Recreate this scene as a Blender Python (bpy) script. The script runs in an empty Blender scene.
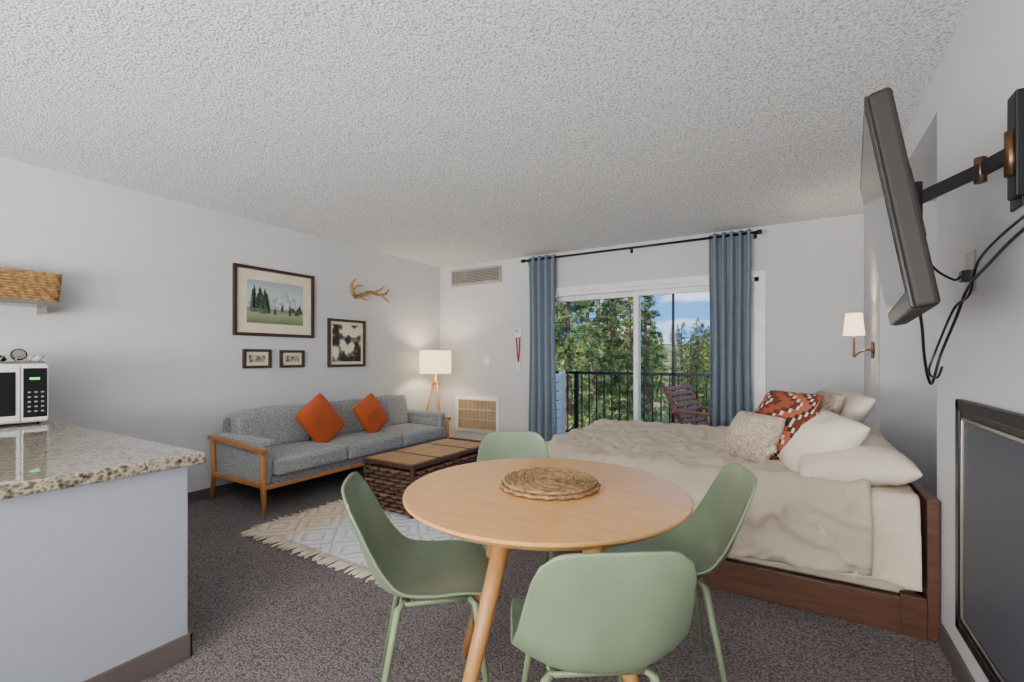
import bpy, bmesh, math, random
from mathutils import Vector, Matrix, noise
random.seed(7)
R = math.radians

# ------------------------------------------------------------------ materials
def lin(c):
    out = []
    for v in c:
        v = v/255.0
        out.append(v/12.92 if v <= 0.04045 else ((v+0.055)/1.055)**2.4)
    return (*out, 1.0)

class NT:
    def __init__(s, name):
        s.m = bpy.data.materials.new(name); s.m.use_nodes = True
        s.t = s.m.node_tree; s.n = s.t.nodes; s.l = s.t.links
        s.b = s.n['Principled BSDF']; s.tc = None
    def node(s, typ, **kw):
        n = s.n.new(typ)
        for k, v in kw.items():
            if k.startswith('i_'):
                n.inputs[k[2:].replace('_', ' ')].default_value = v
            else: setattr(n, k, v)
        return n
    def co(s, kind='Object'):
        if s.tc is None: s.tc = s.n.new('ShaderNodeTexCoord')
        return s.tc.outputs[kind]
    def link(s, a, b): s.l.new(a, b)
    def math(s, op, a, b=None, c=None):
        n = s.n.new('ShaderNodeMath'); n.operation = op
        for i, v in enumerate((a, b, c)):
            if v is None: continue
            if isinstance(v, (int, float)): n.inputs[i].default_value = v
            else: s.link(v, n.inputs[i])
        return n.outputs[0]
    def ramp(s, fac, stops, interp='LINEAR'):
        r = s.n.new('ShaderNodeValToRGB'); r.color_ramp.interpolation = interp
        el = r.color_ramp.elements
        while len(el) < len(stops): el.new(0.5)
        for e, (p, c) in zip(el, stops): e.position = p; e.color = lin(c)
        s.link(fac, r.inputs[0]); return r.outputs[0]
    def noise(s, scale, detail=3, kind='Object', vec=None, rough=.5):
        n = s.node('ShaderNodeTexNoise'); n.inputs['Scale'].default_value = scale
        n.inputs['Detail'].default_value = detail; n.inputs['Roughness'].default_value = rough
        s.link(vec or s.co(kind), n.inputs['Vector']); return n.outputs[0]
    def mapping(s, scale, kind='Object'):
        n = s.node('ShaderNodeMapping'); n.inputs['Scale'].default_value = scale
        s.link(s.co(kind), n.inputs['Vector']); return n.outputs[0]
    def bump(s, h, strength, dist=.01):
        b = s.node('ShaderNodeBump'); b.inputs['Strength'].default_value = strength
        b.inputs['Distance'].default_value = dist
        s.link(h, b.inputs['Height']); s.link(b.outputs[0], s.b.inputs['Normal'])
    def set(s, **kw):
        for k, v in kw.items(): s.b.inputs[k.replace('_', ' ')].default_value = v

def M(name, col, rough=.6, metal=0, col2=None, vscale=8, bump=0, bscale=150, bdist=.004, coat=0, stretch=None, sheen=0):
    t = NT(name)
    t.set(Roughness=rough, Metallic=metal)
    if coat: t.set(Coat_Weight=coat)
    if sheen: t.set(Sheen_Weight=sheen)
    c2 = col2 or tuple(max(0, v*.93) for v in col)
    vec = t.mapping(stretch) if stretch else None
    f = t.noise(vscale, 4, vec=vec)
    t.link(t.ramp(f, [(.3, col), (.7, c2)]), t.b.inputs['Base Color'])
    if bump: t.bump(t.noise(bscale, 3), bump, bdist)
    return t.m

def fabric(name, col, col2, scale=260, bump=.3, rough=.95):
    t = NT(name); t.set(Roughness=rough, Sheen_Weight=.05)
    f = t.noise(scale, 2, rough=.7)
    t.link(t.ramp(f, [(.35, col), (.65, col2)]), t.b.inputs['Base Color'])
    g = t.noise(9, 4)
    h = t.math('ADD', t.math('MULTIPLY', f, .25), g)
    t.bump(h, bump, .012)
    return t.m

def wood(name, c1, c2, axis=(1, 12, 12), rough=.45, scale=3, coat=0):
    t = NT(name); t.set(Roughness=rough, Coat_Weight=coat)
    v = t.mapping(axis)
    f = t.noise(scale, 6, vec=v, rough=.65)
    t.link(t.ramp(f, [(.3, c1), (.7, c2)]), t.b.inputs['Base Color'])
    t.bump(f, .08, .004)
    return t.m

def weave(name, c1, c2, fu=120, fv=120, rough=.6, bump=.8, offset=True):
    t = NT(name); t.set(Roughness=rough)
    sep = t.node('ShaderNodeSeparateXYZ'); t.link(t.co('UV'), sep.inputs[0])
    u = t.math('MULTIPLY', sep.outputs[0], fu); v = t.math('MULTIPLY', sep.outputs[1], fv)
    a = t.math('MULTIPLY', t.math('SINE', u), t.math('SINE', v))
    e = t.math('ABSOLUTE', t.math('SINE', v))
    h = t.math('ADD', t.math('MULTIPLY', a, .5), t.math('MULTIPLY', e, .6))
    nz = t.noise(60, 3)
    f = t.math('ADD', t.math('MULTIPLY', h, .6), t.math('MULTIPLY', nz, .4))
    t.link(t.ramp(f, [(.1, c1), (.75, c2)]), t.b.inputs['Base Color'])
    t.bump(h, bump, .006)
    return t.m

# walls etc
def wallmat(name, col, b=.25):
    t = NT(name); t.set(Roughness=.85)
    f = t.noise(1.2, 2)
    c2 = tuple(v*.975 for v in col)
    t.link(t.ramp(f, [(.3, col), (.7, c2)]), t.b.inputs['Base Color'])
    t.bump(t.noise(120, 3), b, .004)
    return t.m
m_wall = wallmat('wall_paint', (203, 204, 207))
m_island = wallmat('island_paint', (160, 165, 175), .15)

def popcorn():
    t = NT('popcorn_ceiling'); t.set(Roughness=.95)
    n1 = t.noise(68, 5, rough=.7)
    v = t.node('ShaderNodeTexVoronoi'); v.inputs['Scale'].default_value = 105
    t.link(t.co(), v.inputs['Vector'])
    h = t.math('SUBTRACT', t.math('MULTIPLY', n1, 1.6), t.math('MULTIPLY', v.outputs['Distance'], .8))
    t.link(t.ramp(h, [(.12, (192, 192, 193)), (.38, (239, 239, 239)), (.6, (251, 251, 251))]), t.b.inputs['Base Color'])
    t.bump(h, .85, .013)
    return t.m
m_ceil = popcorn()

def carpet():
    t = NT('carpet_loop'); t.set(Roughness=1.0)
    v = t.node('ShaderNodeTexVoronoi'); v.inputs['Scale'].default_value = 110
    t.link(t.mapping((1, 1.35, 1)), v.inputs['Vector'])
    n1 = t.noise(85, 3, rough=.7); n2 = t.noise(2.5, 3)
    f = t.math('ADD', t.math('MULTIPLY', v.outputs['Distance'], .65), t.math('MULTIPLY', n1, .5))
    f = t.math('ADD', f, t.math('MULTIPLY', n2, .12))
    t.link(t.ramp(f, [(.3, (160, 152, 149)), (.52, (128, 120, 119)), (.8, (82, 76, 76))]), t.b.inputs['Base Color'])
    t.bump(t.math('MULTIPLY', f, -1), .8, .01)
    return t.m
m_carpet = carpet()

def granite():
    t = NT('granite'); t.set(Roughness=.28, Coat_Weight=.9, Coat_Roughness=.02, Coat_IOR=1.6)
    t.b.inputs['Specular IOR Level'].default_value = .1
    v = t.node('ShaderNodeTexVoronoi'); v.inputs['Scale'].default_value = 60
    t.link(t.co(), v.inputs['Vector'])
    n = t.noise(30, 6, rough=.75)
    n2 = t.noise(9, 3)
    f = t.math('ADD', t.math('MULTIPLY', v.outputs['Distance'], .35), t.math('ADD', t.math('MULTIPLY', n, .7), t.math('MULTIPLY', n2, .2)))
    t.link(t.ramp(f, [(.44, (32, 29, 28)), (.52, (88, 78, 68)), (.61, (130, 119, 102)), (.70, (176, 167, 151)), (.80, (98, 78, 58))]), t.b.inputs['Base Color'])
    return t.m
m_granite = granite()

m_base = M('baseboard_vinyl', (98, 88, 86), .5)
m_white = M('white_vinyl', (238, 239, 240), .35)
m_whitep = M('white_plastic', (232, 232, 230), .35)
m_black = M('black_metal', (20, 20, 21), .4, .3)
m_blackpl = M('black_plastic', (16, 16, 18), .3)
m_dark = M('dark_slot', (60, 58, 55), .8)
m_chair = M('sage_plastic', (120, 136, 108), .34, bump=.05, bscale=400)
m_chairleg = M('sage_leg_paint', (126, 142, 108), .4)
m_oak = wood('oak_tabletop', (220, 168, 104), (200, 144, 82), (2, 16, 16), .32, 2.5, .2)
m_oakleg = wood('oak_leg', (202, 148, 90), (176, 120, 68), (14, 14, 1.5), .4)
m_sofawood = wood('sofa_wood', (190, 132, 80), (158, 102, 56), (8, 8, 2), .4)
m_bedwood = wood('bed_wood', (104, 66, 46), (66, 40, 28), (1.2, 14, 14), .45)
m_framewood = wood('frame_wood', (70, 46, 34), (46, 30, 22), (6, 6, 6), .35)
def tweed(name, a, b_, c_):
    t = NT(name); t.set(Roughness=.95)
    f = t.noise(110, 3, rough=.8); g = t.noise(420, 2, rough=.8)
    h = t.math('ADD', t.math('MULTIPLY', f, .6), t.math('MULTIPLY', g, .4))
    t.link(t.ramp(h, [(.40, a), (.5, b_), (.60, c_)]), t.b.inputs['Base Color'])
    t.bump(t.math('ADD', h, t.noise(7, 3)), .3, .008)
    return t.m
m_sofa = tweed('sofa_tweed', (94, 98, 102), (146, 149, 151), (200, 200, 198))
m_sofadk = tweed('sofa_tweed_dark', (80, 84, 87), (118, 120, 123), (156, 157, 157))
m_orange = fabric('orange_velvet', (190, 88, 38), (166, 68, 26), 300, .3)
m_duvet = fabric('duvet_linen', (210, 195, 176), (199, 183, 163), 300, .55)
m_sheet = fabric('cream_sheet', (228, 213, 192), (219, 203, 180), 300, .5)
m_pillow = fabric('pillow_cotton', (238, 227, 210), (230, 218, 199), 300, .5)
m_boucle = fabric('boucle_beige', (206, 188, 170), (156, 138, 124), 60, .9)
m_curtain = fabric('curtain_blue', (126, 138, 151), (108, 122, 136), 350, .15)
m_cream = M('mat_board', (228, 216, 190), .8)
m_brass = M('bronze', (112, 84, 60), .35, .8)
m_bone = M('antler_bone', (178, 142, 86), .5, col2=(112, 76, 42), vscale=14)

def rustpat():
    t = NT('kilim_rust'); t.set(Roughness=.95)
    n = t.node('ShaderNodeAttribute'); n.attribute_name = 'puv'
    s2 = t.node('ShaderNodeSeparateXYZ'); t.link(n.outputs['Vector'], s2.inputs[0])
    u = t.math('SNAP', t.math('MULTIPLY', s2.outputs[0], 3.0), .12); v = t.math('MULTIPLY', s2.outputs[1], 3.2)
    tri = t.math('ABSOLUTE', t.math('SUBTRACT', t.math('FRACT', u), .5))
    f = t.math('FRACT', t.math('ADD', t.math('MULTIPLY', v, .55), t.math('MULTIPLY', tri, .9)))
    t.link(t.ramp(f, [(0, (150, 72, 46)), (.24, (100, 44, 33)), (.44, (222, 200, 174)), (.50, (60, 40, 38)), (.60, (164, 90, 62)), (.82, (222, 200, 176)), (.87, (92, 40, 32))], 'CONSTANT'), t.b.inputs['Base Color'])
    t.bump(t.noise(200, 2), .4, .006)
    return t.m
m_rust = rustpat()

def rugmat():
    t = NT('rug_flatweave'); t.set(Roughness=1)
    sep = t.node('ShaderNodeSeparateXYZ'); t.link(t.co('Object'), sep.inputs[0])
    u = t.math('MULTIPLY', sep.outputs[0], 2.6); v = t.math('MULTIPLY', sep.outputs[1], 2.6)
    a = t.math('ABSOLUTE', t.math('SUBTRACT', t.math('FRACT', u), .5))
    b = t.math('ABSOLUTE', t.math('SUBTRACT', t.math('FRACT', v), .5))
    d = t.math('FRACT', t.math('MULTIPLY', t.math('ADD', a, b), 4.0))
    d = t.math('ADD', t.math('MULTIPLY', d, .36), t.math('MULTIPLY', t.noise(16, 6, rough=.95), .84))
    c1 = t.ramp(d, [(.3, (146, 118, 90)), (.46, (202, 182, 152)), (.75, (230, 218, 196)), (.92, (160, 142, 120))])
    c2 = t.ramp(d, [(.36, (126, 140, 162)), (.48, (214, 217, 220)), (.72, (236, 235, 232)), (.86, (124, 138, 162))])
    k = t.math('ADD', sep.outputs[0], t.math('MULTIPLY', t.noise(3, 3), .3))
    f = t.ramp(t.math('ADD', k, 3.0), [(.28, (0, 0, 0)), (.5, (255, 255, 255))])
    mx = t.node('ShaderNodeMix', data_type='RGBA')
    t.link(f, mx.inputs[0]); t.link(c1, mx.inputs[6]); t.link(c2, mx.inputs[7])
    t.link(mx.outputs[2], t.b.inputs['Base Color'])
    t.bump(t.noise(90, 3), .8, .012)
    return t.m
m_rug = rugmat()
m_fringe = M('rug_fringe', (226, 214, 192), .95)
m_wicker = weave('wicker_dark', (40, 26, 20), (110, 76, 56), 150, 190)
m_seagrass = M('seagrass', (176, 138, 86), .8, col2=(122, 86, 46), vscale=40, bump=.6, bscale=140, bdist=.005)
m_seagrass2 = M('seagrass_mat', (176, 140, 94), .85, col2=(104, 76, 48), vscale=60, bump=.6, bscale=180, bdist=.004)
m_trunktop = wood('trunk_top', (180, 134, 86), (138, 98, 60), (12, 1.2, 12), .5)
m_trunkdk = wood('trunk_dark', (78, 52, 38), (50, 33, 24), (12, 1.2, 12), .5)

def emit(name, col, strength, base=(240, 225, 200)):
    t = NT(name); t.set(Roughness=.8)
    f = t.noise(200, 2)
    t.link(t.ramp(f, [(.3, base), (.7, tuple(v*.97 for v in base))]), t.b.inputs['Base Color'])
    t.b.inputs['Emission Color'].default_value = lin(col); t.b.inputs['Emission Strength'].default_value = strength
    return t.m
m_shade = emit('lamp_shade', (255, 222, 164), 2.4)
m_shade2 = emit('sconce_shade', (255, 220, 172), 2.6)
m_green = emit('clock_digits', (90, 255, 120), 2.5, (20, 60, 20))
m_bulb = emit('globe_glass', (255, 246, 232), 1.0)

def glassmat():
    t = NT('window_glass')
    tr = t.node('ShaderNodeBsdfTransparent'); tr.inputs[0].default_value = (.97, .98, .98, 1)
    t.link(tr.outputs[0], t.n['Material Output'].inputs['Surface'])
    return t.m
m_glass = glassmat()
m_screen = M('tv_screen', (14, 15, 18), .15, coat=.3)
m_tvcase = M('tv_case', (38, 33, 30), .55, 0)
m_tvcase.node_tree.nodes['Principled BSDF'].inputs['Specular IOR Level'].default_value = .3
m_needle = M('pine_needles', (104, 124, 62), .7, col2=(54, 78, 40), vscale=1.5)
m_needle2 = M('pine_needles_light', (172, 178, 100), .7, col2=(118, 140, 74), vscale=1.5)
m_bark = M('pine_bark', (140, 106, 82), .9, col2=(86, 64, 52), vscale=6, bump=.6, bscale=20)
m_ground = M('dry_ground', (150, 140, 98), .95, col2=(84, 98, 62), vscale=.25)
m_deck = M('balcony_concrete', (150, 146, 140), .9)
m_outwood = wood('patio_wood', (158, 92, 64), (104, 60, 44), (10, 10, 2), .6)
m_redstrap = M('red_lanyard', (190, 40, 40), .7)
m_fire = weave('fire_screen', (54, 58, 68), (80, 86, 98), 900, 900, .5, .3)
m_steel = M('brushed_steel', (170, 165, 160), .3, .9)
m_vent = M('vent_beige', (210, 194, 166), .5)
m_ventin = M('vent_tan', (150, 116, 84), .7)
m_ventg = M('vent_grey', (170, 165, 158), .5)

# ------------------------------------------------------------------ builder
class B:
    def __init__(s): s.bm = bmesh.new(); s.mats = []; s.puv = s.bm.verts.layers.float_vector.new('puv')
    def mi(s, m):
        if m not in s.mats: s.mats.append(m)
        return s.mats.index(m)
    def add(s, verts, faces, mat, smooth=True, T=None, puv=None):
        i = s.mi(mat)
        vs = [s.bm.verts.new(T @ Vector(v) if T else Vector(v)) for v in verts]
        if puv:
            for v, p in zip(vs, puv): v[s.puv] = p
        for f in faces:
            try:
                fa = s.bm.faces.new([vs[k] for k in f]); fa.material_index = i; fa.smooth = smooth
            except ValueError: pass
    def merge(s, tb, mat, smooth, T=None):
        tb.verts.ensure_lookup_table(); tb.verts.index_update()
        s.add([v.co.copy() for v in tb.verts], [[v.index for v in f.verts] for f in tb.faces], mat, smooth, T)
        tb.free()
    def box(s, x0, x1, y0, y1, z0, z1, mat, bevel=0, seg=2, T=None, smooth=False):
        tb = bmesh.new(); bmesh.ops.create_cube(tb, size=1)
        for v in tb.verts:
            v.co = Vector(((x0+x1)/2+v.co.x*(x1-x0), (y0+y1)/2+v.co.y*(y1-y0), (z0+z1)/2+v.co.z*(z1-z0)))
        if bevel: bmesh.ops.bevel(tb, geom=tb.edges[:], offset=bevel, segments=seg, affect='EDGES', profile=.5)
        s.merge(tb, mat, smooth or bevel > .02, T)
    def cushion(s, cx, cy, cz, sx, sy, sz, mat, r=.04, crown=.02, T=None, cuts=12, seed=0, wr=.004):
        tb = bmesh.new(); bmesh.ops.create_cube(tb, size=2)
        bmesh.ops.subdivide_edges(tb, edges=tb.edges[:], cuts=cuts, use_grid_fill=True)
        h = Vector((sx/2, sy/2, sz/2)); r = min(r, min(h)*.98)
        for v in tb.verts:
            p = Vector([math.sin(c*math.pi/2) for c in v.co])
            full = Vector((p.x*h.x, p.y*h.y, p.z*h.z))
            inn = Vector([max(-(h[k]-r), min(h[k]-r, full[k])) for k in range(3)])
            d = full-inn
            q = inn + (d.normalized()*r if d.length > 1e-6 else d)
            q.z += crown*(1-p.x**2)*(1-p.y**2)*(1 if p.z > 0 else -1)*abs(p.z)
            q.x += crown*.6*(1-p.z**2)*(1-p.y**2)*p.x
            nn = noise.noise(q*6+Vector((seed*3.1, seed, 0)))
            q += (q.normalized() if q.length > 0 else q)*nn*wr*3
            v.co = q+Vector((cx, cy, cz))
        s.merge(tb, mat, True, T)
    def cyl(s, p0, p1, r0, r1, mat, seg=16, caps=True, T=None):
        p0, p1 = Vector(p0), Vector(p1); d = (p1-p0).normalized()
        a = d.orthogonal().normalized(); b = d.cross(a)
        vs = []
        for p, r in ((p0, r0), (p1, r1)):
            for k in range(seg):
                t = 2*math.pi*k/seg; vs.append(p+a*math.cos(t)*r+b*math.sin(t)*r)
        fs = [[k, (k+1) % seg, seg+(k+1) % seg, seg+k] for k in range(seg)]
        s.add(vs, fs, mat, True, T)
        if caps:
            s.add(vs[:seg], [list(range(seg))[::-1]], mat, False, T); s.add(vs[seg:], [list(range(seg))], mat, False, T)
    def tube(s, pts, r, mat, seg=8, closed=False, T=None, smoothpts=0):
        pts = [Vector(p) for p in pts]
        if smoothpts:
            out = []; n = len(pts)
            for i in range(n-1):
                q0 = pts[max(0, i-1)]; q1 = pts[i]; q2 = pts[i+1]; q3 = pts[min(n-1, i+2)]
                for k in range(smoothpts):
                    t = k/smoothpts
                    out.append(.5*((2*q1)+(q2-q0)*t+(2*q0-5*q1+4*q2-q3)*t*t+(3*q1-q0-3*q2+q3)*t**3))
            out.append(pts[-1])
            if not isinstance(r, (int, float)):
                rr = []
                for i in range(n-1):
                    for k in range(smoothpts): rr.append(r[i]+(r[i+1]-r[i])*k/smoothpts)
                rr.append(r[-1]); r = rr
            pts = out
        n = len(pts); vs = []; a = None
        for i, p in enumerate(pts):
            if closed: d = pts[(i+1) % n]-pts[i-1]
            else: d = pts[min(n-1, i+1)]-pts[max(0, i-1)]
            d = d.normalized() if d.length > 0 else Vector((0, 0, 1))
            if a is None: a = d.orthogonal().normalized()
            else:
                a = a-d*a.dot(d); a = a.normalized() if a.length > 1e-6 else d.orthogonal().normalized()
            b = d.cross(a); rad = r if isinstance(r, (int, float)) else r[i]
            for k in range(seg):
                t = 2*math.pi*k/seg; vs.append(p+a*math.cos(t)*rad+b*math.sin(t)*rad)
        m = n if closed else n-1
        fs = [[i*seg+k, i*seg+(k+1) % seg, ((i+1) % n)*seg+(k+1) % seg, ((i+1) % n)*seg+k] for i in range(m) for k in range(seg)]
        if not closed: fs += [list(range(seg))[::-1], [(n-1)*seg+k for k in range(seg)]]
        s.add(vs, fs, mat, True, T)
    def lathe(s, prof, mat, c=(0, 0, 0), seg=48, T=None, smooth=True):
        vs = []; c = Vector(c)
        for r, z in prof:
            for k in range(seg):
                t = 2*math.pi*k/seg; vs.append(c+Vector((r*math.cos(t), r*math.sin(t), z)))
        fs = [[i*seg+k, i*seg+(k+1) % seg, (i+1)*seg+(k+1) % seg, (i+1)*seg+k] for i in range(len(prof)-1) for k in range(seg)]
        s.add(vs, fs, mat, smooth, T)
    def grid(s, fn, nu, nv, mat, T=None, smooth=True, thick=0):
        vs = [Vector(fn(i/nu, j/nv)) for j in range(nv+1) for i in range(nu+1)]
        pv = [(i/nu, j/nv, 0) for j in range(nv+1) for i in range(nu+1)]
        W = nu+1
        fs = [[j*W+i, j*W+i+1, (j+1)*W+i+1, (j+1)*W+i] for j in range(nv) for i in range(nu)]
        if thick:
            nm = [Vector() for _ in vs]
            for f in fs:
                n = (vs[f[1]]-vs[f[0]]).cross(vs[f[3]]-vs[f[0]])
                for k in f: nm[k] += n
            n0 = len(vs)
            vs += [v-n.normalized()*thick for v, n in zip(vs, nm)]; pv += pv
            fs2 = [[n0+k for k in f[::-1]] for f in fs]
            rim = [i for i in range(W)]+[j*W+nu for j in range(1, nv+1)]+[nv*W+i for i in range(nu-1, -1, -1)]+[j*W for j in range(nv-1, 0, -1)]
            fs2 += [[rim[(k+1) % len(rim)], rim[k], n0+rim[k], n0+rim[(k+1) % len(rim)]] for k in range(len(rim))]
            fs = fs+fs2
        s.add(vs, fs, mat, smooth, T, pv)
    def pillow(s, w, h, t, mat, T=None, n=22, seed=0, pinch=.05, wr=.014, pw=.40):
        for sg in (1, -1):
            def fn(a, b):
                u = math.sin((a*2-1)*math.pi/2); v = math.sin((b*2-1)*math.pi/2)
                cr_ = 1-.05*(u*u*v*v)**2
                x = w/2*u*(1-pinch*(1-v*v))*cr_; y = h/2*v*(1-pinch*(1-u*u))*cr_
                e = max(0, (1-u*u)*(1-v*v))
                z = sg*t/2*e**pw
                z += wr*sg*noise.noise(Vector((x*7+seed, y*7, sg+seed)))*min(1, e*3)*1.6
                z += .5*wr*sg*(1-abs(noise.noise(Vector((x*12+seed, y*5, sg-seed)))*2))**3*min(1, e*4)
                return (x*sg, y, z)
            s.grid(fn, n, n, mat, T)
    def finish(s, name, loc=(0, 0, 0), rotz=0, weld=True):
        if weld: bmesh.ops.remove_doubles(s.bm, verts=s.bm.verts[:], dist=.00005)
        s.bm.normal_update()
        uv = s.bm.loops.layers.uv.new('UVMap')
        for f in s.bm.faces:
            n = f.normal; ax = max(range(3), key=lambda k: abs(n[k]))
            for l in f.loops:
                c = l.vert.co
                l[uv].uv = (c.y, c.z) if ax == 0 else ((c.x, c.z) if ax == 1 else (c.x, c.y))
        me = bpy.data.meshes.new(name); s.bm.to_mesh(me); s.bm.free()
        for m in s.mats: me.materials.append(m)
        o = bpy.data.objects.new(name, me); bpy.context.scene.collection.objects.link(o)
        o.location = loc; o.rotation_euler = (0, 0, rotz)
        return o

def TR(loc=(0, 0, 0), rx=0, ry=0, rz=0):
    return Matrix.Translation(loc) @ Matrix.Rotation(R(rz), 4, 'Z') @ Matrix.Rotation(R(ry), 4, 'Y') @ Matrix.Rotation(R(rx), 4, 'X')

XL, XR, YB, YF, H = -4.21, .535, 5.01, -3.4, 2.44
# ------------------------------------------------------------------ room
b = B(); b.box(-4.4, 1.4, -3.6, 5.16, -.12, 0, m_carpet); b.finish('floor')
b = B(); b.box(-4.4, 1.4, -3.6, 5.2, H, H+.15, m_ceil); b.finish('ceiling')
b = B(); b.box(XL-.15, XL, YF, YB+.15, 0, H, m_wall); b.finish('wall_left')
DX0, DX1, DH = -2.6, -.27, 1.96
b = B()
b.box(XL, DX0, YB, YB+.15, 0, H, m_wall); b.box(DX1, 1.25, YB, YB+.15, 0, H, m_wall); b.box(DX0, DX1, YB, YB+.15, DH, H, m_wall)
b.finish('wall_back')
b = B()
b.box(XR, 1.1, 4.16, YB, 0, H, m_wall); b.box(XR, 1.1, YF, 2.65, 0, H, m_wall)
b.box(XR, 1.1, 2.65, 4.16, 2.25, H, m_wall); b.box(1.1, 1.25, YF, YB, 0, H, m_wall)
b.finish('wall_right')
b = B(); b.box(-4.4, 1.4, YF-.15, YF, 0, H, m_wall); b.finish('wall_front')
b = B(); b.box(XL, XL+.012, .92, YB, 0, .09, m_base, .003); b.finish('baseboard_left')
b = B(); b.box(XL, -2.75, YB-.012, YB, 0, .09, m_base, .003); b.box(-.15, XR, YB-.012, YB, 0, .09, m_base, .003); b.finish('baseboard_back')
b = B(); b.box(XR-.012, XR, -3, 2.56, 0, .09, m_base, .003); b.box(XR-.012, XR, 4.23, YB, 0, .09, m_base, .003); b.finish('baseboard_right')

# ------------------------------------------------------------------ sliding door
b = B()
b.box(DX0-.07, DX0+.0, YB-.018, YB+.02, 0, DH+.06, m_white, .004)
b.box(DX1, DX1+.06, YB-.018, YB+.02, 0, DH+.06, m_white, .004)
b.box(DX0, DX1, YB-.018, YB+.02, DH, DH+.06, m_white, .004)
b.box(DX0, DX0+.04, YB, YB+.15, 0, DH, m_white); b.box(DX1-.04, DX1, YB, YB+.15, 0, DH, m_white)
b.box(DX0, DX1, YB, YB+.15, DH-.04, DH, m_white); b.box(DX0, DX1, YB, YB+.15, 0, .035, m_white)
mx = (DX0+DX1)/2-.03
def panel(x0, x1, y):
    w = .055
    b.box(x0, x0+w, y, y+.035, .035, DH-.04, m_white, .004); b.box(x1-w, x1, y, y+.035, .035, DH-.04, m_white, .004)
    b.box(x0+w, x1-w, y, y+.035, DH-.04-w, DH-.04, m_white, .004); b.box(x0+w, x1-w, y, y+.035, .035, .035+w*1.4, m_white, .004)
    b.box(x0+w, x1-w, y+.014, y+.02, .035+w*1.4, DH-.04-w, m_glass)
panel(DX0+.04, mx+.03, YB+.09); panel(mx-.03, DX1-.04, YB+.045)
b.box(mx-.02, mx+.01, YB+.02, YB+.045, .95, 1.15, m_white, .006)
b.finish('door_1')

# ------------------------------------------------------------------ outside
b = B(); b.box(-4.2, 1.6, 5.16, 6.55, -.15, -.02, m_deck); b.finish('balcony_floor')
b = B()
yr = 6.42
b.box(-4.1, 1.5, yr-.02, yr+.02, .94, .98, m_black, .005); b.box(-4.1, 1.5, yr-.015, yr+.015, .06, .09, m_black)
x = -4.05
while x < 1.5:
    b.box(x-.008, x+.008, yr-.008, yr+.008, .08, .95, m_black); x += .115
for x in (-4.1, -2.75, -1.36, .05, 1.5):
    b.box(x-.02, x+.02, yr-.02, yr+.02, -.02, .98, m_black)
b.box(-1.375, -1.345, yr-.015, yr+.015, -.02, 2.6, m_black)
b.finish('balcony_railing')
b = B()
for k in range(7): b.box(-2.98, -2.94, 5.2, 6.36, .02+k*.135, .135+k*.135, m_white, .006)
b.box(-3.0, -2.92, 6.32, 6.38, -.02, .98, m_white); b.finish('balcony_partition')
b = B()
for k in range(9):
    t = k/8; px = -.20-.26*t; pz = .34+.50*t
    b.box(-.014, .014, -.30, .30, -.024, .024, m_outwood, .003, T=TR((px, 0, pz), ry=-28))
for k in range(6):
    px = -.18+.085*k; b.box(px, px+.07, -.30, .30, .33+.012*k, .35+.012*k, m_outwood, .003)
for sy in (-.32, .32):
    b.tube([(-.49, sy, .88), (-.20, sy, .34), (-.05, sy, -.0)], .02, m_outwood, 6)
    b.tube([(.30, sy, .40), (-.15, sy, .34), (-.34, sy, .0)], .02, m_outwood, 6)
    b.tube([(.27, sy, .0), (.30, sy, .56)], .02, m_outwood, 6)
    b.box(-.36, .38, sy-.04, sy+.04, .57, .60, m_outwood, .004)
b.finish('patio_chair', (-.74, 5.72, -.02), R(-14))

b = B()
def hz(x, y):
    c = (y-6.9)/110
    z = -3.0+max(0, (y-32))*.05+noise.noise(Vector((x*.05, y*.05, 0)))*1.2*min(1, c*3)
    hill = max(0, min(1, (y-60)/40)); z += hill*hill*(3-2*hill)*(3.0+2.0*noise.noise(Vector((x*.03, 7, 0))))
    return z
def gfn(a, c):
    x = -70+140*a; y = 6.9+110*c
    return (x, y, hz(x, y))
b.grid(gfn, 60, 50, m_ground); b.finish('ground')
gz = hz

def pine_mesh(seed, h=9, nb=100, spread=.2):
    rnd = random.Random(seed); b = B()
    lean = rnd.uniform(-.03, .03)
    b.tube([(lean*z, 0, z) for z in (0, h*.3, h*.6, h*.98)], [.16, .12, .08, .015], m_bark, 8)
    V = {0: ([], []), 1: ([], [])}
    for i in range(nb):
        k = .12+.88*(i/nb)**.95
        z0 = h*k; L = h*spread*(1.05-k)**.75*rnd.uniform(.6, 1.1)+.15
        az = rnd.uniform(0, 6.283); up = rnd.uniform(-.25, .3)
        d = Vector((math.cos(az), math.sin(az), up)).normalized()
        p0 = Vector((lean*z0, 0, z0))
        b.tube([p0, p0+d*L], [.025, .006], m_bark, 4)
        nc = max(3, int(L*7))
        for j in range(nc):
            t = .3+.7*j/nc
            c = p0+d*L*t+Vector([rnd.uniform(-.12, .12) for _ in range(3)])*(.4+L*.4)
            w = rnd.random() < .45
            vs, fs = V[1 if w else 0]
            for q in range(11):
                dd = (d*.5+Vector([rnd.gauss(0, 1) for _ in range(3)]).normalized()+Vector((0, 0, .25))).normalized()
                ln = rnd.uniform(.14, .26); sd = dd.orthogonal().normalized()*.022
                n0 = len(vs); vs += [c-sd, c+sd, c+dd*ln+sd*.4]; fs.append([n0, n0+1, n0+2])
    b.add(V[0][0], V[0][1], m_needle, False); b.add(V[1][0], V[1][1], m_needle2, False)
    o = b.finish('pine_tree', weld=False)
    return o
protos = [pine_mesh(1, 9, 120, .2), pine_mesh(2, 9, 100, .24), pine_mesh(3, 8, 110, .17), pine_mesh(4, 10, 90, .22)]
spots = [(-6.2, 14, 1.0), (-8.6, 15, 1.05), (-4.5, 17, .92), (-10.5, 19, 1.1)]
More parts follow.
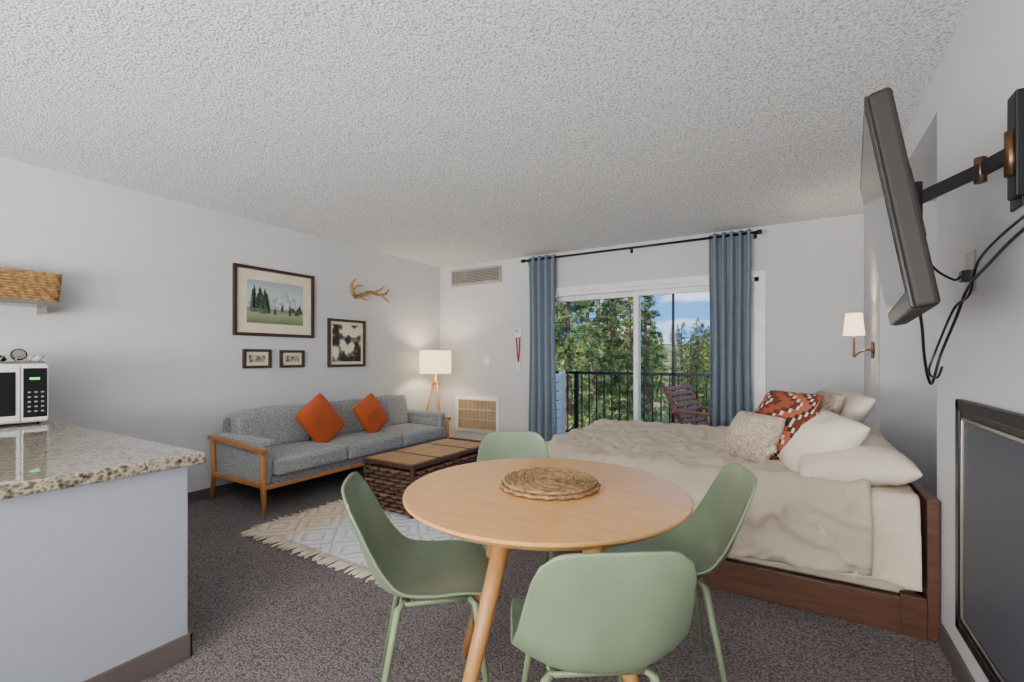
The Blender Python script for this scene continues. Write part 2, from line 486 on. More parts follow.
for p, (x, y, s) in zip(protos, spots):
    p.location = (x, y, gz(x, y)-.1); p.scale = (s, s, s)
more = [(-4.8, 12.5, .6), (-7.2, 19, 1.15), (-6.2, 17.5, .9), (-7.3, 24, 1.1), (-9.5, 24, 1.2), (-8.2, 28, .9), (-.6, 18, .6), (1.5, 22, .9), (-12, 26, 1.2), (-11, 32, 1.2), (-13, 38, 1.2), (-13, 16, 1.0), (4, 26, 1), (-16, 34, 1.2), (3.5, 46, 1.0), (-3.3, 19, .52), (-8.6, 33, .8), (-3.9, 24, .55), (-3.0, 22, .62), (-5.2, 27, .6), (-4.6, 31, .62), (-5.6, 36, .7), (-4.8, 38, .55), (-6.6, 40, .7), (-3.9, 34, .5)]
rnd = random.Random(5)
for k in range(120):
    y = rnd.uniform(44, 104); more.append((rnd.uniform(-.5, .05)*y, y, rnd.uniform(.35, .62)))
for i, (x, y, s) in enumerate(more):
    o = bpy.data.objects.new('pine_tree', protos[i % 4].data); bpy.context.scene.collection.objects.link(o)
    o.location = (x, y, gz(x, y)-.1); o.rotation_euler = (0, 0, i*1.7); o.scale = (s, s, s)

# ------------------------------------------------------------------ curtains
b = B()
b.cyl((-2.80, 4.90, 2.365), (-.27, 4.90, 2.365), .012, .012, m_black)
for x in (-2.81, -.26): b.cyl((x-.02, 4.90, 2.365), (x+.02, 4.90, 2.365), .022, .022, m_black)
for x in (-2.78, -1.5, -.30):
    b.cyl((x, 4.90, 2.365), (x, YB, 2.365), .007, .007, m_black, 8); b.box(x-.015, x+.015, YB-.008, YB, 2.33, 2.40, m_black)
b.finish('curtain_rod')
def curtain(x0, x1, seed, nf):
    b = B()
    def fn(a, c):
        z = .06+(2.40-.06)*c
        wv = .6+.4*c
        cx = (x0+x1)/2+((x1-x0)*(a-.5))*(1+.10*(1-c)*math.sin(c*5+seed))
        ph = a*nf*2*math.pi
        y = 4.905+.038*math.sin(ph+.6*noise.noise(Vector((a*3, c*1.3, seed))))*(.75+.35*wv)+.015*noise.noise(Vector((a*8, c*2, seed+4)))
        cx += .012*math.cos(ph*1.0)*(1-c)
        return (cx, y, z)
    b.grid(fn, nf*12, 40, m_curtain, thick=.002)
    return b.finish('curtain')
curtain(-2.73, -2.38, 1, 4); curtain(-.70, -.33, 2, 5)

# ------------------------------------------------------------------ vents, thermostat, switch
b = B()
b.box(-4.0, -3.19, YB-.02, YB, 2.155, 2.375, m_ventg, .004)
b.box(-3.97, -3.22, YB-.022, YB-.005, 2.185, 2.345, m_dark)
for k in range(8): b.box(-3.97, -3.22, -.011, .011, -.003, .003, m_ventg, T=TR((0, YB-.022, 2.195+k*.02), rx=35))
for k in range(26): b.box(-3.97+k*.03-.002, -3.97+k*.03+.002, YB-.034, YB-.024, 2.185, 2.345, m_ventg)
b.finish('air_vent')
b = B()
b.box(-3.93, -3.22, YB-.015, YB, .19, .675, m_white, .004)
b.box(-3.88, -3.27, YB-.018, YB-.005, .24, .625, m_ventin)
for k in range(28): b.box(-3.87+k*.0218-.003, -3.87+k*.0218+.003, YB-.027, YB-.017, .24, .625, m_vent)
for z in (.24, .367, .495, .622): b.box(-3.88, -3.27, YB-.03, YB-.015, z-.005, z+.005, m_vent)
b.finish('wall_heater_grille')
b = B()
b.box(-2.99, -2.88, YB-.03, YB, 1.44, 1.56, m_whitep, .006); b.box(-2.97, -2.92, YB-.032, YB-.028, 1.50, 1.535, m_ventg)
b.tube([(-2.96, YB-.02, 1.44), (-2.95, YB-.012, 1.25), (-2.935, YB-.012, 1.13)], .009, m_redstrap, 6)
b.tube([(-2.91, YB-.02, 1.44), (-2.92, YB-.012, 1.25), (-2.935, YB-.012, 1.13)], .009, m_redstrap, 6)
b.box(-2.965, -2.905, YB-.016, YB-.004, 1.03, 1.13, m_whitep, .004)
b.finish('thermostat')
b = B(); b.box(-3.46, -3.385, YB-.008, YB, 1.09, 1.2, m_whitep, .003); b.box(-3.435, -3.41, YB-.014, YB-.006, 1.12, 1.17, m_whitep, .002); b.finish('light_switch')

# ------------------------------------------------------------------ wall art (left wall)
def artmat(name, kind):
    t = NT(name); t.set(Roughness=.6)
    sep = t.node('ShaderNodeSeparateXYZ'); t.link(t.co('UV'), sep.inputs[0])
    n = t.noise(12, 5, rough=.7)
    if kind == 'land':
        v = t.math('ADD', sep.outputs[1], t.math('MULTIPLY', t.math('SUBTRACT', n, .5), .06))
        t.link(t.ramp(t.math('MULTIPLY', t.math('SUBTRACT', v, 1.50), 2.5), [(.0, (92, 104, 76)), (.14, (128, 138, 104)), (.26, (146, 154, 128)), (.33, (112, 130, 122)), (.40, (186, 192, 188)), (.7, (182, 190, 192)), (1, (146, 162, 174))]), t.b.inputs['Base Color'])
    elif kind == 'birds':
        n = t.noise(9, 2, rough=.4)
        t.link(t.ramp(n, [(.0, (34, 36, 34)), (.40, (60, 62, 56)), (.46, (120, 118, 96)), (.52, (222, 214, 190))], 'CONSTANT'), t.b.inputs['Base Color'])
    else:
        t.link(t.ramp(t.noise(30, 4), [(.35, (60, 66, 56)), (.5, (146, 140, 118)), (.65, (196, 190, 172))]), t.b.inputs['Base Color'])
    return t.m
m_land = artmat('art_landscape', 'land'); m_birds = artmat('art_birds', 'birds'); m_small = artmat('art_small', 's')
m_tree1 = M('art_tree_ink', (70, 88, 74), .7, col2=(98, 112, 92), vscale=40)
m_mtn = M('art_mountain', (132, 148, 160), .7, col2=(206, 208, 206), vscale=25)
def frame(y0, y1, z0, z1, fw, matw, art, trees=False, bird=False):
    b = B(); X = XL; d = .03
    b.box(X+.001, X+d, y0, y0+fw, z0, z1, m_framewood, .004); b.box(X+.001, X+d, y1-fw, y1, z0, z1, m_framewood, .004)
    b.box(X+.001, X+d, y0+fw, y1-fw, z0, z0+fw, m_framewood, .004); b.box(X+.001, X+d, y0+fw, y1-fw, z1-fw, z1, m_framewood, .004)
    b.box(X+.001, X+.012, y0+fw, y1-fw, z0+fw, z1-fw, m_cream)
    ay0, ay1, az0, az1 = y0+fw+matw, y1-fw-matw, z0+fw+matw, z1-fw-matw
    b.box(X+.008, X+.014, ay0, ay1, az0, az1, art)
    def poly(pts, m, o=.0155): b.add([(X+o, p[0], p[1]) for p in pts], [list(range(len(pts)))], m, False)
    if trees:
        W_ = ay1-ay0; H_ = az1-az0
        poly([(ay0+W_*.02, az0+H_*.38), (ay0+W_*.02, az0+H_*.50), (ay0+W_*.3, az0+H_*.56), (ay0+W_*.45, az0+H_*.66), (ay0+W_*.55, az0+H_*.60), (ay0+W_*.70, az0+H_*.84), (ay0+W_*.82, az0+H_*.66), (ay0+W_*.99, az0+H_*.54), (ay0+W_*.99, az0+H_*.38)], m_mtn, .0150)
        rn = random.Random(3)
        for q in range(26):
            f = rn.uniform(.04, .40) if q < 16 else rn.uniform(.45, .96)
            hh = rn.uniform(.35, .66)*(1-.8*abs(f-.2)) if q < 16 else rn.uniform(.10, .20)
            w = .018+.035*hh
            yc = ay0+W_*f; zb = az0+H_*rn.uniform(.22, .32); zt = zb+H_*hh
            if yc-w < ay0 or yc+w > ay1: continue
            for k in range(6):
                a = zb+(zt-zb)*k/6.5; c = min(zt, a+(zt-zb)*.32); ww = w*(1-k/7)
                poly([(yc-ww, a), (yc+ww, a), (yc, c)], m_tree1, .0155+.0001*q)
    return b.finish('picture_frame')
frame(2.20, 3.00, 1.385, 2.02, .03, .09, m_land, True)
frame(3.17, 3.665, 1.085, 1.605, .028, .03, m_birds)
frame(2.285, 2.545, 1.09, 1.265, .025, .03, m_small); frame(2.635, 2.89, 1.09, 1.26, .025, .03, m_small)

# antlers
b = B()
b.tube([(XL+.01, 3.62, 1.90), (XL+.07, 3.56, 1.88), (XL+.10, 3.46, 1.86), (XL+.12, 3.40, 1.91), (XL+.11, 3.40, 1.99), (XL+.10, 3.46, 2.05)], [.026, .027, .026, .022, .015, .006], m_bone, 8, smoothpts=5)
b.tube([(XL+.07, 3.56, 1.88), (XL+.11, 3.66, 1.93), (XL+.13, 3.76, 1.91), (XL+.14, 3.86, 1.93), (XL+.12, 3.93, 2.00)], [.024, .022, .018, .013, .005], m_bone, 8, smoothpts=5)
for p in ([(XL+.12, 3.41, 1.90), (XL+.17, 3.36, 1.88), (XL+.2, 3.34, 1.93)], [(XL+.12, 3.40, 1.93), (XL+.16, 3.44, 1.97), (XL+.18, 3.50, 1.98)], [(XL+.12, 3.70, 1.925), (XL+.17, 3.76, 1.97), (XL+.17, 3.82, 2.02)], [(XL+.13, 3.80, 1.915), (XL+.17, 3.84, 1.86), (XL+.17, 3.90, 1.83)], [(XL+.10, 3.47, 1.86), (XL+.16, 3.50, 1.84), (XL+.18, 3.56, 1.82)]):
    b.tube(p, [.015, .011, .004], m_bone, 7, smoothpts=4)
b.finish('antler')

# shelf + basket
b = B(); b.box(XL, XL+.25, .35, 1.02, 1.515, 1.54, m_steel, .003); b.box(XL, XL+.2, .97, .985, 1.47, 1.515, m_steel); b.box(XL, XL+.2, .42, .435, 1.47, 1.515, m_steel)
b.finish('wall_shelf')
b = B()
def rrect(cx, cy, hx, hy, r, n=7):
    pts = []
    for sx, sy, a0 in ((1, 1, 0), (-1, 1, 90), (-1, -1, 180), (1, -1, 270)):
        for k in range(n):
            a = R(a0+90*k/(n-1)); pts.append((cx+sx*(hx-r)+r*math.cos(a), cy+sy*(hy-r)+r*math.sin(a)))
    out = []
    for i in range(len(pts)):
        p, q = Vector(pts[i]), Vector(pts[(i+1) % len(pts)]); m = max(1, int((q-p).length/.012))
        for k in range(m): out.append(p+(q-p)*k/m)
    return out
for k in range(11):
    z = 1.548+k*.0165; f = k/10
    pp = rrect(XL+.125, .76, .105+.008*f, .26+.012*f, .03)
    b.tube([(p.x, p.y, z) for p in pp], [.0085+.0025*math.sin(i*1.6+k*1.57) for i in range(len(pp))], m_seagrass, 6, closed=True)
b.box(XL+.03, XL+.22, .52, 1.0, 1.541, 1.55, m_seagrass)
b.finish('wicker_basket')

# ------------------------------------------------------------------ kitchen peninsula
b = B()
b.box(XL+.005, -2.055, -2.2, .905, 0, .77, m_island, .004)
b.box(-2.055, -2.043, -2.2, .917, 0, .095, m_base, .003); b.box(XL+.1, -2.043, .905, .917, 0, .095, m_base, .003)
b.box(XL+.002, -2.015, -2.25, .955, .765, .81, m_granite, .008, 3)
b.finish('kitchen_peninsula')
b = B()
x1 = -3.70; x0 = -4.14; y1 = .90; y0 = .42; z0 = .822; z1 = 1.155
b.box(x0, x1, y0, y1, z0, z1, m_whitep, .008, 3)
b.box(x1, x1+.022, y0+.004, y1-.115, z0+.01, z1-.01, m_whitep, .006)
b.box(x1+.02, x1+.025, y0+.03, y1-.135, z0+.045, z1-.045, m_blackpl, .002)
b.box(x1, x1+.02, y1-.112, y1-.002, z0+.01, z1-.01, m_whitep, .004)
b.box(x1+.018, x1+.023, y1-.106, y1-.008, z0+.03, z1-.025, m_blackpl, .001)
b.box(x1+.021, x1+.0255, y1-.08, y1-.04, z1-.09, z1-.078, m_green)
for r_ in range(5):
    for c_ in range(3): b.box(x1+.021, x1+.0245, y1-.088+c_*.027, y1-.076+c_*.027, z0+.06+r_*.027, z0+.068+r_*.027, m_ventg, .001)
for (xx, yy) in ((x0+.04, y0+.04), (x1-.04, y0+.04), (x0+.04, y1-.04), (x1-.04, y1-.04)): b.cyl((xx, yy, .81), (xx, yy, .823), .015, .015, m_blackpl)
b.finish('microwave')
b = B()
b.box(-4.05, -3.75, .62, .90, 1.157, 1.168, m_steel, .004)
for yy in (.66, .72, .78, .84, .88): b.tube([(-3.76, yy, 1.168), (-3.74, yy, 1.185), (-3.76, yy+.02, 1.2)], .004, m_steel, 6)
b.lathe([(0, 0), (.034, 0), (.034, .02), (.028, .022), (0, .022)], m_blackpl, seg=24, T=TR((-3.80, .80, 1.205), ry=80))
b.lathe([(0, .0225), (.027, .0225)], m_steel, seg=24, T=TR((-3.80, .80, 1.205), ry=80))
b.tube([(-3.95, .64, 1.18), (-3.8, .68, 1.21), (-3.78, .74, 1.18), (-3.85, .7, 1.175)], .012, m_blackpl, 8, smoothpts=5)
b.box(-3.92, -3.8, .84, .89, 1.168, 1.2, m_whitep, .008)
b.finish('countertop_tray')

# ------------------------------------------------------------------ sofa
b = B()
SX0, SX1, SY0, SY1 = -4.13, -3.35, 1.98, 4.17
for (ya, yb, sgn) in ((SY0, SY0+.085, 1), (SY1-.085, SY1, -1)):
    yc = (ya+yb)/2
    yo = ya+.012 if sgn > 0 else yb-.012   # outer wood frame line
    b.tube([(SX1-.015, yo, 0), (SX1-.035, yo, .25), (SX1-.045, yo, .50)], [.014, .023, .022], m_sofawood, 8)
    b.tube([(SX0-.0, yo, 0), (SX0+.05, yo, .25), (SX0+.02, yo, .52)], [.014, .022, .020], m_sofawood, 8)
    b.box(SX0+.03, SX1-.03, yo-.014, yo+.014, .205, .245, m_sofawood, .008)
    pts = [(SX0-.02+(SX1+.0-SX0+.02)*k/10, .528-.03*(k/10)-.015*(k/10)**2) for k in range(11)]
    vs = []
    for x, z in pts:
        vs += [(x, yo-.02, z-.016), (x, yo+.02, z-.016), (x, yo+.02, z+.016), (x, yo-.02, z+.016)]
    fs = [[i*4+k, i*4+(k+1) % 4, i*4+4+(k+1) % 4, i*4+4+k] for i in range(10) for k in range(4)]+[[3, 2, 1, 0], [40, 41, 42, 43]]
    b.add(vs, fs, m_sofawood, False)
    b.cushion((SX0+SX1)/2-.01, yc+sgn*.02, .375, .68, .085, .31, m_sofa, .02, .0)
    b.cushion((SX0+SX1)/2-.01, yc+sgn*.028, .53, .70, .10, .06, m_sofa, .025, .004)
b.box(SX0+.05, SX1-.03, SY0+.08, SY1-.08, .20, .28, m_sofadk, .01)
b.box(SX1-.05, SX1-.025, SY0+.02, SY1-.02, .19, .222, m_sofawood, .006)
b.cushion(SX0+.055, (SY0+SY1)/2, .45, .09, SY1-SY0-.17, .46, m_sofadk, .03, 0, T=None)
w = (SY1-SY0-.20)/3
for k in range(3):
    yc = SY0+.10+w*(k+.5)
    b.cushion(SX1-.295, yc, .345, .60, w-.006, .135, m_sofa, .028, .014, seed=k)
    b.cushion(0, 0, 0, .14, w-.008, .35, m_sofa, .035, .006, seed=k+5, T=TR((SX0+.165, yc, .565), ry=-14), wr=.006)
b.finish('sofa')
for (y, x, z, s, rot, yw) in ((2.77, -3.76, .60, .42, 32, 8), (3.38, -3.77, .59, .38, 25, 8)):
    b = B()
    T = Matrix.Translation((x, y, z)) @ Matrix.Rotation(R(-22), 4, 'Y') @ Matrix.Rotation(R(yw), 4, 'Z') @ Matrix.Rotation(R(90), 4, 'Y') @ Matrix.Rotation(R(rot), 4, 'Z')
    b.pillow(s, s, .14, m_orange, T, seed=y); b.finish('throw_pillow')

# ------------------------------------------------------------------ floor lamp
b = B(); LX, LY = -3.9, 4.55
for k in range(3):
    a = R(100+120*k); b.tube([(LX+.21*math.cos(a), LY+.21*math.sin(a), 0), (LX+.03*math.cos(a), LY+.03*math.sin(a), .86)], [.012, .016], m_oakleg, 8)
    a2 = R(100+120*(k+1)); q = .52
    b.tube([(LX+.13*math.cos(a), LY+.13*math.sin(a), .40), (LX+.13*math.cos(a2), LY+.13*math.sin(a2), .40)], .006, m_oakleg, 6)
b.lathe([(0, .84), (.045, .84), (.045, .88), (.012, .89), (.012, 1.0), (0, 1.0)], m_oakleg, (LX, LY, 0), 20)
b.lathe([(.20, .985), (.20, 1.275), (.197, 1.275), (.197, .985), (.20, .985)], m_shade, (LX, LY, 0), 48)
b.lathe([(0, 1.05), (.025, 1.06), (.035, 1.10), (.02, 1.15), (0, 1.16)], m_bulb, (LX, LY, 0), 16)
for k in range(3):
    a = R(120*k); b.tube([(LX, LY, 1.0), (LX+.198*math.cos(a), LY+.198*math.sin(a), .99)], .003, m_black, 5)
b.finish('floor_lamp')

# ------------------------------------------------------------------ wicker trunk coffee table
b = B()
x0, x1, y0, y1 = -2.88, -2.36, 2.50, 3.50; TZ = .022
b.box(x0+.022, x1-.022, y0+.022, y1-.022, .02, .325+TZ, m_trunkdk, .006)
def weave_side(P0, U, L, z0, z1, nrm):
    nv = int((z1-z0)/.030); P0 = Vector(P0); U = Vector(U); N = Vector(nrm); step = .055; nu = int(L/step)
    for j in range(nv):
        z = z0+(j+.5)*(z1-z0)/nv
        pts = []; rr = []
        for i in range(nu*6+1):
            s_ = i/(nu*6)*L
            o_ = math.sin(math.pi*(s_/step)+math.pi*j)
            pts.append(P0+U*s_+N*(.011*o_)+Vector((0, 0, z))); rr.append(.0118+.002*o_)
        b.tube(pts, rr, m_wicker2 if j % 3 else m_wicker3, 6)
    for i in range(nu+1):
        b.tube([P0+U*(i*step)+Vector((0, 0, z0)), P0+U*(i*step)+Vector((0, 0, z1))], .008, m_wicker, 5)
m_wicker2 = M('wicker_strand', (98, 68, 51), .5, col2=(50, 34, 26), vscale=26)
m_wicker3 = M('wicker_strand_light', (126, 92, 70), .5, col2=(70, 50, 38), vscale=26)
weave_side((x0+.02, y0+.010, 0), (1, 0, 0), x1-x0-.04, .03, .35, (0, -1, 0))
weave_side((x1-.010, y0+.02, 0), (0, 1, 0), y1-y0-.04, .03, .35, (1, 0, 0))
weave_side((x0+.010, y0+.02, 0), (0, 1, 0), y1-y0-.04, .03, .35, (-1, 0, 0))
weave_side((x0+.02, y1-.010, 0), (1, 0, 0), x1-x0-.04, .03, .35, (0, 1, 0))
for xx in (x0, x1-.03):
    for yy in (y0, y1-.03): b.box(xx, xx+.03, yy, yy+.03, .013, .345+TZ, m_trunkdk, .004)
b.box(x0-.005, x1+.005, y0-.005, y1+.005, .345+TZ, .378+TZ, m_trunkdk, .005)
for (xa, xb, mm) in ((x0+.02, x0+.17, m_trunktop), (x0+.175, x1-.175, m_trunktop), (x1-.17, x1-.02, m_trunktop)):
    b.box(xa, xb, y0+.02, y1-.02, .376+TZ, .384+TZ, mm, .002)
for yy in (y0+.28, y1-.31): b.box(x0+.002, x1-.002, yy, yy+.03, .378+TZ, .387+TZ, m_trunkdk, .002)
b.box(x1-.004, x1+.010, 2.95, 3.04, .345, .385, m_brass, .003)
b.finish('coffee_table')

# ------------------------------------------------------------------ rug
b = B()
rx0, rx1, ry0, ry1 = -3.18, -1.70, 1.80, 3.75
def rfn(a, c):
    x = rx0+(rx1-rx0)*a; y = ry0+(ry1-ry0)*c
    return (x+.012*noise.noise(Vector((y*3, 1, 0))), y+.015*noise.noise(Vector((x*3, 5, 0))), .011+.003*noise.noise(Vector((x*4, y*4, 0))))
b.grid(rfn, 40, 50, m_rug, thick=.008)
for k in range(92):
    x = rx0+(rx1-rx0)*(k+.5)/92
    for (yy, sg) in ((ry0, -1), (ry1, 1)):
        dx = random.uniform(-.03, .03); L = random.uniform(.07, .11)
        b.tube([(x, yy-sg*.01, .009), (x+dx*.4, yy+sg*L*.5, .008), (x+dx, yy+sg*L, .005)], [.005, .006, .004], m_fringe, 5)
for k in range(60):
    y = ry0+(ry1-ry0)*(k+.5)/60; L = random.uniform(.03, .07)
    b.tube([(rx0+.01, y, .009), (rx0-L, y+random.uniform(-.02, .02), .005)], [.006, .004], m_fringe, 5)
b.finish('area_rug')

# ------------------------------------------------------------------ dining table
TX, TY = -.715, 1.395; TR_ = .468
b = B()
b.lathe([(0, .718), (TR_-.035, .718), (TR_-.006, .736), (TR_, .742), (TR_, .748), (TR_-.003, .75), (0, .75)], m_oak, (0, 0, 0), 96, smooth=False)
for (ox, oy) in ((-.10, -.41), (.41, -.10), (.10, .41), (-.41, .10)):
    n = Vector((ox, oy)).normalized()
    b.tube([(n.x*.17, n.y*.17, .70), (ox, oy, 0)], [.030, .017], m_oakleg, 16)
for ang in (76, 166):
    b.box(-.24, .24, -.02, .02, .655, .718, m_oakleg, .006, T=TR(rz=ang))
b.finish('dining_table', (TX, TY, 0))
b = B()
for lay, (rm, zz) in enumerate(((.166, .7575), (.163, .7685))):
    r = .05
    while r < rm:
        n = int(r*500); n -= n % 4
        pts = [((r+.0018*math.sin(i*math.pi/2+r*300))*math.cos(2*math.pi*i/n), (r+.0018*math.sin(i*math.pi/2+r*300))*math.sin(2*math.pi*i/n), zz+.0012*math.cos(i*math.pi/2)) for i in range(n)]
        b.tube(pts, [.0058+.0014*math.sin(i*math.pi/2) for i in range(n)], m_seagrass2, 6, closed=True); r += .0105
    for j in range(4):
        r = .008+j*.0105; n = 24
        b.tube([(r*math.cos(2*math.pi*i/n), r*math.sin(2*math.pi*i/n), zz) for i in range(n)], .0052, m_seagrass2, 6, closed=True)
b.finish('woven_placemat', (-.712, 1.425, .0015))

# ------------------------------------------------------------------ dining chairs (forward = +Y)
PR = [(.215, .425), (.185, .447), (.10, .452), (0, .440), (-.09, .438), (-.155, .462), (-.195, .515), (-.222, .59), (-.247, .67), (-.268, .74), (-.278, .79)]
HW = [.165, .190, .202, .208, .210, .210, .206, .197, .186, .174, .163]
CU = [.0, .012, .03, .045, .06, .07, .066, .05, .036, .024, .014]
def cr(arr, t):
    n = len(arr)-1; f = t*n; i = min(n-1, int(f)); t = f-i
    g = lambda k: Vector(arr[max(0, min(n, k))]) if not isinstance(arr[0], (int, float)) else Vector((arr[max(0, min(n, k))], 0))
    q0, q1, q2, q3 = g(i-1), g(i), g(i+1), g(i+2)
    return .5*((2*q1)+(q2-q0)*t+(2*q0-5*q1+4*q2-q3)*t*t+(3*q1-q0-3*q2+q3)*t**3)
def chair(x, y, rz):
    b = B()
    def fn(a, c0):
        u = 1-a*2
        u = math.copysign(1-(1-abs(u))**1.35, u)
        k4 = abs(u)**7
        c = c0
        if c0 > .8: c = .8+(c0-.8)*(1-.40*k4)
        if c0 < .12: c = .12-(.12-c0)*(1-.5*k4)
        p = cr(PR, c); p2 = cr(PR, min(1, c+.01)); p1 = cr(PR, max(0, c-.01)); d = (p2-p1).normalized()
        nn = Vector((d.y, -d.x))
        if nn.y < 0 or (nn.x < 0 and c > .5): nn = -nn
        if c > .5 and nn.x < 0: nn = -nn
        hw = cr(HW, c).x; cu = cr(CU, c).x
        top = max(0, (c0-.85)/.15); fr = max(0, (.1-c0)/.1)
        hw *= 1-.07*top**2*abs(u)**3-.06*fr**2
        q = p+nn*cu*abs(u)**2.4
        q.y -= .006*top*u*u
        return (hw*u, q.x, q.y)
    b.grid(fn, 30, 48, m_chair, thick=.008)
    b.tube([(-.12, .12, .422), (.12, .12, .422), (.12, -.10, .418), (-.12, -.10, .418)], .008, m_chairleg, 8, closed=True)
    for sx in (-1, 1):
        b.tube([(sx*.10, .10, .428), (sx*.135, .13, .41), (sx*.185, .185, 0)], [.011, .012, .009], m_chairleg, 10)
        b.tube([(sx*.10, -.08, .425), (sx*.135, -.11, .41), (sx*.185, -.185, 0)], [.011, .012, .009], m_chairleg, 10)
    return b.finish('dining_chair', (x, y, 0), R(rz))
chair(-1.049, 1.211, -48)
chair(-.462, 1.162, 35)
chair(-.404, 1.766, 112)
chair(-1.14, 1.925, -145)

# ------------------------------------------------------------------ bed
b = B()
b.box(.488, .53, 2.57, 4.22, 0, .59, m_bedwood, .006)
b.box(-1.50, .488, 2.57, 2.60, .0, .155, m_bedwood, .004); b.box(-1.50, .488, 4.19, 4.22, .0, .155, m_bedwood, .004)
b.box(-1.53, -1.50, 2.57, 4.22, .0, .155, m_bedwood, .004)
b.box(.40, .488, 2.562, 2.606, 0, .175, m_bedwood, .005)
b.box(-1.49, .48, 2.61, 4.18, .05, .12, m_trunkdk)
b.cushion(-.49, 3.395, .335, 1.94, 1.52, .43, m_sheet, .06, .0, cuts=16)
def drape(s0, s1, zt, hang, mat, seed, amp, out=.0, xf=-1.45):
    yn, yf = 2.63, 4.15
    t0, t1 = yn-hang, yf+hang
    def fn(a, c):
        s = s0+(s1-s0)*a; t = t1+(t0-t1)*c
        dx = max(0, xf-s); dn = max(0, yn-t); df = max(0, t-yf)
        hem = 1+.10*noise.noise(Vector((s*2.2, 3, seed)))
        drop = max(dx, dn*hem, df)
        f = lambda d: .035*(1-math.exp(-d*18))+out*min(1, d*8)
        x = max(s, xf)-f(dx); y = min(max(t, yn), yf)-f(dn)+f(df)
        z = zt-(math.sqrt(drop*drop+.0016)-.04)
        hangf = min(1, drop*6)
        P = Vector((s*1.0, t*1.0, seed))
        wr = noise.noise(P*3)*.5+noise.noise(P*7)*.25
        rid = (1-abs(noise.noise(Vector((s*2.2+t*1.3, t*3.2-s, seed+3)))*2))**3*.5+(1-abs(noise.noise(Vector((s*5-t*2, t*5+s*2, seed+9)))*2))**5*.45+(1-abs(noise.noise(Vector((s*9+t*4, t*6-s*3, seed+5)))*2))**5*.32
        z += amp*(wr+rid)*(1-hangf)
        if dn > 0 or df > 0:
            sg = -1 if dn > 0 else 1
            y += sg*hangf*(.022*math.sin(s*13+3*noise.noise(Vector((s*2, t*2, seed))))*hangf+.03*abs(wr)+amp*rid*1.4+.012)
        elif dx > 0:
            x -= hangf*(.02*math.sin(t*12+seed)+.02*abs(wr)+.01)
        return (x, y, max(z, .165))
    b.grid(fn, int((s1-s0)*60), 150, mat, thick=.006)
drape(.1, .47, .575, .41, m_sheet, 2, .014)
drape(-1.80, .30, .590, .41, m_duvet, 7, .046, .02)
b.finish('bed')

def bedpillow(name, x, y, z, w, h, t, mat, rx, ry, rz, seed, **kw):
    b = B()
    T = Matrix.Translation((x, y, z)) @ Matrix.Rotation(R(rz), 4, 'Z') @ Matrix.Rotation(R(rx), 4, 'X') @ Matrix.Rotation(R(ry), 4, 'Y')
    b.pillow(w, h, t, mat, T, seed=seed, **kw)
    return b, name
b, n = bedpillow('', .24, 2.95, .665, .48, .66, .22, m_pillow, 2, -6, 4, 1); b.finish('pillow')
b, n = bedpillow('', .07, 2.98, .74, .42, .58, .20, m_pillow, 6, -46, 26, 4); b.finish('pillow')
b, n = bedpillow('', .25, 3.72, .68, .46, .66, .19, m_pillow, 0, -8, 0, 7); b.finish('pillow')
b, n = bedpillow('', .20, 3.50, .80, .46, .60, .17, m_pillow, 0, -46, 10, 9); b.finish('pillow')
b, n = bedpillow('', -.06, 3.06, .80, .44, .42, .16, m_rust, 0, -62, 40, 12); b.finish('throw_pillow')
b, n = bedpillow('', .12, 3.36, .83, .36, .40, .14, m_boucle, 0, -58, 15, 14); b.finish('throw_pillow')
b, n = bedpillow('', -.20, 2.98, .735, .30, .38, .15, m_boucle, 0, -62, 40, 16)
cs = [(-.10, 2.82, .70)]
for c_ in cs:
    for k in range(40):
        d = Vector((random.gauss(0, 1), random.gauss(0, 1), random.gauss(0, 1)-.3)).normalized()
        b.tube([Vector(c_), Vector(c_)+d*.035], [.005, .003], m_pillow, 4)
b.finish('throw_pillow')

# ------------------------------------------------------------------ sconce
b = B(); sy = 4.42
b.lathe([(0, 0), (.035, 0), (.035, .015), (0, .018)], m_brass, seg=24, T=TR((XR, sy, 1.25), ry=-90))
b.box(XR-.02, XR-.002, sy-.02, sy+.02, 1.18, 1.31, m_brass, .008)
b.tube([(XR-.015, sy, 1.25), (XR-.06, sy, 1.245), (XR-.10, sy, 1.22), (XR-.125, sy, 1.195), (XR-.125, sy, 1.24), (XR-.125, sy, 1.36)], .008, m_brass, 8, smoothpts=4)
b.lathe([(.070, 1.36), (.054, 1.53), (.052, 1.53), (.068, 1.36), (.070, 1.36)], m_shade2, (XR-.125, sy, 0), 32)
b.lathe([(0, 1.38), (.018, 1.39), (.022, 1.43), (0, 1.46)], m_bulb, (XR-.125, sy, 0), 12)
b.finish('wall_sconce')

